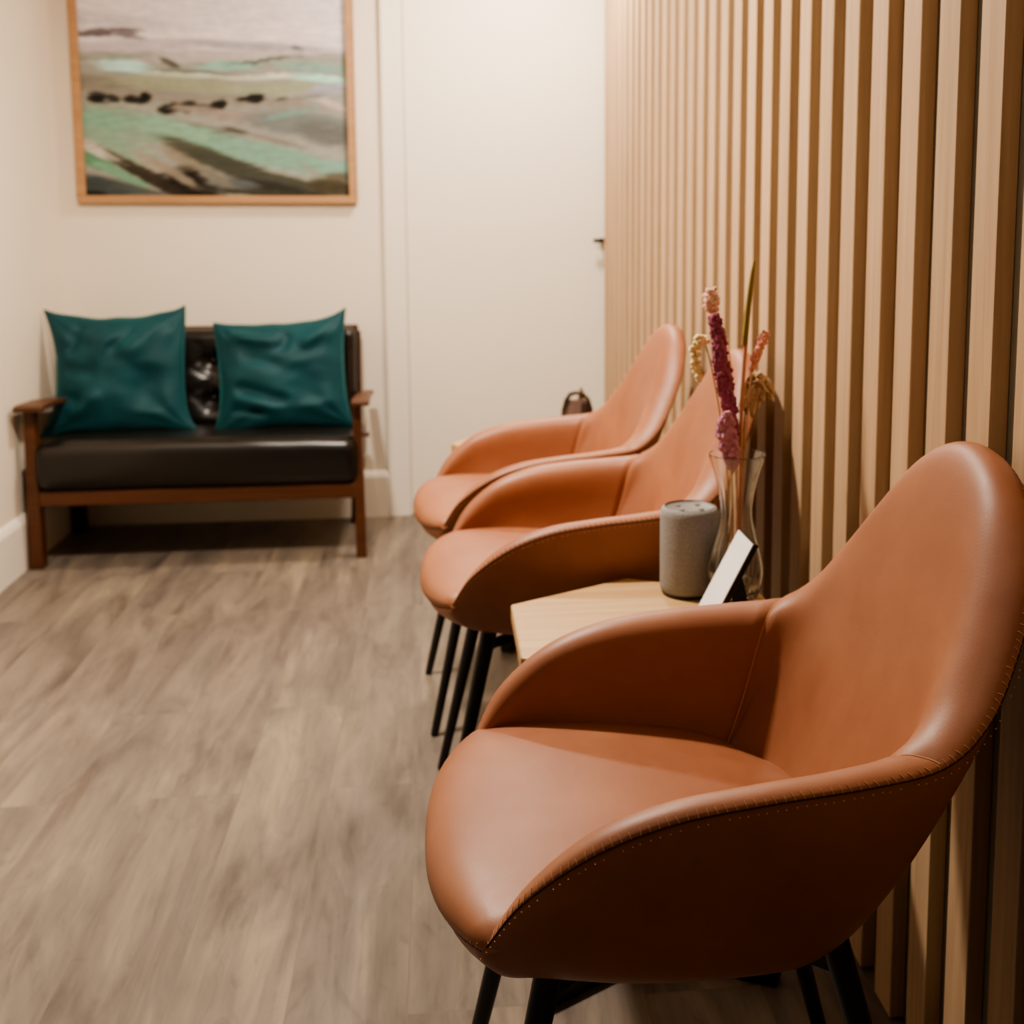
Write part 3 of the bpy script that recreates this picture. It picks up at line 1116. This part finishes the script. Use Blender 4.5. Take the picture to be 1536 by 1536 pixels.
# ------------------------------------------------------------------ painting
pic = empty('framed_painting', 'abstract green and grey landscape painting in an oak frame above the loveseat', 'painting', (-0.769, YF, 1.157))
PW, PH = .958, .90
FW, FD = .026, .028
b = MB()
for (x0, x1, z0, z1) in ((-PW / 2, PW / 2, 0, FW), (-PW / 2, PW / 2, PH - FW, PH), (-PW / 2, -PW / 2 + FW, FW, PH - FW), (PW / 2 - FW, PW / 2, FW, PH - FW)):
    b.box((x0, -FD, z0), (x1, -.001, z1))
b.build('frame', M['frame_oak'], pic, smooth=False, bevel=.002)
STROKES = [  # cx, cy, angle, length, width, colour, alpha   (canvas units: x 300..1300, y down to 720)
    (760, -60, 0, 900, 160, (226, 218, 212), 1), (760, 40, 2, 700, 60, (224, 214, 208), 1), (420, 60, 4, 300, 30, (196, 188, 186), .6),
    (900, 100, -4, 420, 26, (230, 216, 206), .8), (390, 106, -3, 150, 17, (118, 112, 112), .9), (500, 122, 8, 60, 12, (120, 116, 116), .7),
    (560, 150, -2, 360, 26, (196, 184, 182), .9), (1000, 150, 3, 330, 22, (176, 168, 168), .9), (1115, 165, 40, 36, 22, (104, 104, 98), .8),
    (760, 190, -3, 500, 24, (190, 182, 172), .9), (450, 200, -4, 150, 14, (150, 160, 142), .8), (465, 232, 4, 110, 24, (176, 216, 200), 1),
    (630, 215, 25, 46, 14, (96, 98, 84), .8), (860, 222, -6, 130, 18, (142, 190, 168), .9), (1180, 226, 3, 160, 24, (140, 170, 152), .9),
    (980, 200, -8, 140, 9, (112, 116, 104), .8), (720, 250, 3, 160, 10, (120, 126, 110), .7), (680, 264, 1, 160, 12, (196, 206, 182), .9),
    (1190, 268, 6, 140, 16, (170, 222, 198), 1), (990, 262, -4, 160, 12, (206, 206, 182), .8),
    (380, 300, 6, 200, 36, (140, 136, 118), 1), (700, 300, 3, 300, 34, (156, 160, 128), 1), (1020, 306, -4, 200, 28, (158, 164, 132), 1),
    (1220, 314, -18, 90, 24, (164, 166, 170), .9), (760, 350, 3, 520, 26, (150, 144, 128), 1),
    (360, 350, 0, 44, 22, (42, 40, 32), 1), (415, 352, 8, 30, 14, (64, 62, 48), .9), (480, 354, -4, 36, 17, (50, 46, 34), 1), (525, 348, -14, 36, 17, (36, 36, 28), 1),
    (612, 390, -5, 40, 22, (48, 46, 34), 1), (650, 382, 10, 30, 18, (66, 62, 46), .9), (700, 384, -4, 36, 26, (40, 38, 28), 1), (755, 388, 4, 42, 18, (70, 62, 48), .9),
    (810, 374, -20, 36, 24, (42, 38, 28), 1), (915, 352, -6, 40, 12, (66, 60, 46), .9), (955, 350, -10, 42, 22, (46, 44, 32), 1), (1045, 346, -10, 30, 9, (92, 88, 72), .8),
    (1130, 340, -8, 120, 10, (140, 132, 118), .7), (1250, 370, 16, 70, 16, (206, 184, 168), .7),
    (480, 450, 10, 260, 60, (138, 166, 138), 1), (360, 440, 4, 120, 44, (130, 172, 142), 1), (900, 420, 8, 260, 24, (160, 148, 132), 1), (1120, 440, 4, 230, 50, (126, 132, 124), 1),
    (1080, 400, -14, 120, 14, (122, 160, 144), .7), (1220, 480, 10, 130, 50, (118, 118, 110), .9), (760, 470, 12, 160, 22, (118, 118, 104), .7), (870, 470, 12, 70, 12, (96, 88, 76), .8),
    (1030, 510, 14, 120, 14, (140, 130, 116), .7),
    (800, 520, 17, 330, 44, (130, 172, 144), 1), (1080, 580, 15, 260, 42, (128, 170, 144), 1), (1260, 610, 10, 70, 34, (134, 172, 150), .9), (640, 470, 12, 170, 36, (138, 176, 146), 1),
    (420, 530, 24, 190, 44, (140, 170, 142), .9), (400, 570, 28, 170, 20, (190, 182, 162), .9), (560, 600, 30, 120, 22, (164, 154, 132), .9), (680, 580, 26, 110, 36, (150, 140, 116), .9),
    (350, 590, 24, 80, 36, (98, 150, 112), 1), (430, 640, 26, 130, 20, (118, 166, 130), 1), (470, 600, 30, 140, 13, (106, 104, 84), .9),
    (760, 570, 22, 200, 34, (92, 92, 74), 1), (900, 630, 20, 240, 40, (84, 86, 70), 1), (1080, 680, 15, 220, 34, (86, 88, 72), 1), (1220, 660, -12, 90, 34, (112, 106, 82), 1),
    (1150, 620, 30, 60, 16, (146, 150, 128), .7),
    (380, 690, 14, 160, 42, (78, 88, 84), 1), (560, 660, 30, 160, 26, (80, 70, 50), 1), (690, 670, 18, 90, 60, (52, 38, 24), 1), (850, 690, 6, 130, 24, (112, 116, 106), .9),
    (700, 690, 20, 130, 42, (44, 34, 24), 1), (1230, 690, 8, 110, 34, (84, 78, 54), 1), (1000, 690, 10, 200, 26, (62, 62, 50), .9), (880, 672, 10, 80, 16, (104, 110, 108), .9),
    (350, 560, 26, 90, 13, (196, 190, 170), .9), (640, 640, 32, 120, 20, (150, 140, 118), .8), (590, 690, 26, 120, 22, (62, 54, 38), .9), (480, 632, 30, 120, 13, (70, 66, 50), .9),
    (790, 650, 30, 70, 16, (130, 124, 106), .8), (330, 720, 2, 60, 16, (44, 48, 46), .9), (1000, 715, 4, 330, 14, (74, 72, 56), .9), (520, 705, 10, 120, 16, (92, 100, 92), .8),
]
NX, NZ = 190, 170
cw, chh = PW - 2 * FW, PH - 2 * FW
b = MB()
b.grid([[(-cw / 2 + cw * i / NX, -.010, FW + chh * j / NZ) for i in range(NX + 1)] for j in range(NZ + 1)])
cm = mat('painted_canvas', (1, 1, 1, 1), .6, spec=.2)
T = NT(cm)
at = T.n('ShaderNodeAttribute', attribute_name='pigment')
T.l(at.outputs['Color'], T.b.inputs['Base Color'])
cv = b.build('canvas', cm, pic, weld=False)
att = cv.data.color_attributes.new('pigment', 'FLOAT_COLOR', 'POINT')
ST = [(cx, cy, math.cos(math.radians(a)), math.sin(math.radians(a)), L, w, (lin(c[0]), lin(c[1]), lin(c[2])), al) for cx, cy, a, L, w, c, al in STROKES]
sc_ = 1000.0 / cw
for i, vtx in enumerate(cv.data.vertices):
    X = 300 + (vtx.co.x + cw / 2) * sc_
    Yp = 722 - (vtx.co.z - FW) * sc_
    n1 = noise.noise(Vector((X * .006, Yp * .012, 0)))
    n2 = noise.noise(Vector((X * .03, Yp * .05, 4)))
    n3 = noise.noise(Vector((X * .012 + Yp * .004, Yp * .11, 9)))
    Xw, Yw = X + 18 * n1 + 10 * n2, Yp + 7 * n1 + 6 * n2
    c = [lin(222), lin(212), lin(206)]
    if Yw > 170:
        c = [lin(160), lin(160), lin(144)]
    for cx, cy, ca_, sa, L, w, col, al in ST:
        dx, dy = Xw - cx, Yw - cy
        p, q = (dx * ca_ + dy * sa) / L, (-dx * sa + dy * ca_) / w
        d2 = p * p + q * q
        if d2 < 2.0:
            k_ = al * max(0.0, min(1.0, (1.45 - d2 + .55 * n3) * .85))
            k_ = k_ * k_ * (3 - 2 * k_)
            for j in range(3):
                c[j] = lerp(c[j], col[j], k_)
    s_ = (1 + .20 * n3 + .12 * n2) * .88
    gy = .3 * c[0] + .6 * c[1] + .1 * c[2]
    c = [lerp(q, gy, .22) for q in c]
    c = [1.22 * max(q, 0) ** 1.22 for q in c]
    att.data[i].color = (c[0] * s_ * .98, c[1] * s_, c[2] * s_ * 1.12, 1)

# ------------------------------------------------------------------ light
def area(name, loc, power, size, color=(1, .89, .755), rot=(0, 0, 0), spread=180):
    l = bpy.data.lights.new(name, 'AREA')
    l.shape = 'DISK'
    l.size = size
    l.energy = power
    l.color = color
    l.spread = math.radians(spread)
    o = bpy.data.objects.new(name, l)
    COL.objects.link(o)
    o.location = loc
    o.rotation_euler = rot
    return o
area('downlight_far', (0.30, 3.85, ZC - .01), 22, .22)
area('downlight_middle', (-0.42, 2.35, ZC - .01), 44, .16)
area('downlight_near', (-0.55, 0.45, ZC - .01), 2.6, .16)

w = bpy.data.worlds.new('World')
S.world = w
w.use_nodes = True
w.node_tree.nodes['Background'].inputs['Color'].default_value = (1.0, .90, .80, 1)
w.node_tree.nodes['Background'].inputs['Strength'].default_value = 0.04

# ------------------------------------------------------------------ camera
F_, CX_, CY_, VPX, VPY = 1817.0, 900.0, 560.0, 660.0, 327.0
cam = bpy.data.cameras.new('Camera')
co = bpy.data.objects.new('Camera', cam)
COL.objects.link(co)
co.location = (0, 0, 1.10)
co.rotation_euler = (PI / 2 - math.atan((CY_ - VPY) / math.hypot(F_, CX_ - VPX)), 0, -math.atan((CX_ - VPX) / F_))
cam.sensor_width = 36
cam.sensor_fit = 'HORIZONTAL'
cam.lens = F_ / 1536 * 36
cam.shift_x = (768 - CX_) / 1536
cam.shift_y = (CY_ - 768) / 1536
cam.clip_start = 0.02
cam.dof.use_dof = True
cam.dof.focus_distance = 1.16
cam.dof.aperture_fstop = 6.5
S.camera = co

S.view_settings.view_transform = 'AgX'
S.view_settings.look = 'AgX - Medium High Contrast'
S.view_settings.exposure = 0.62
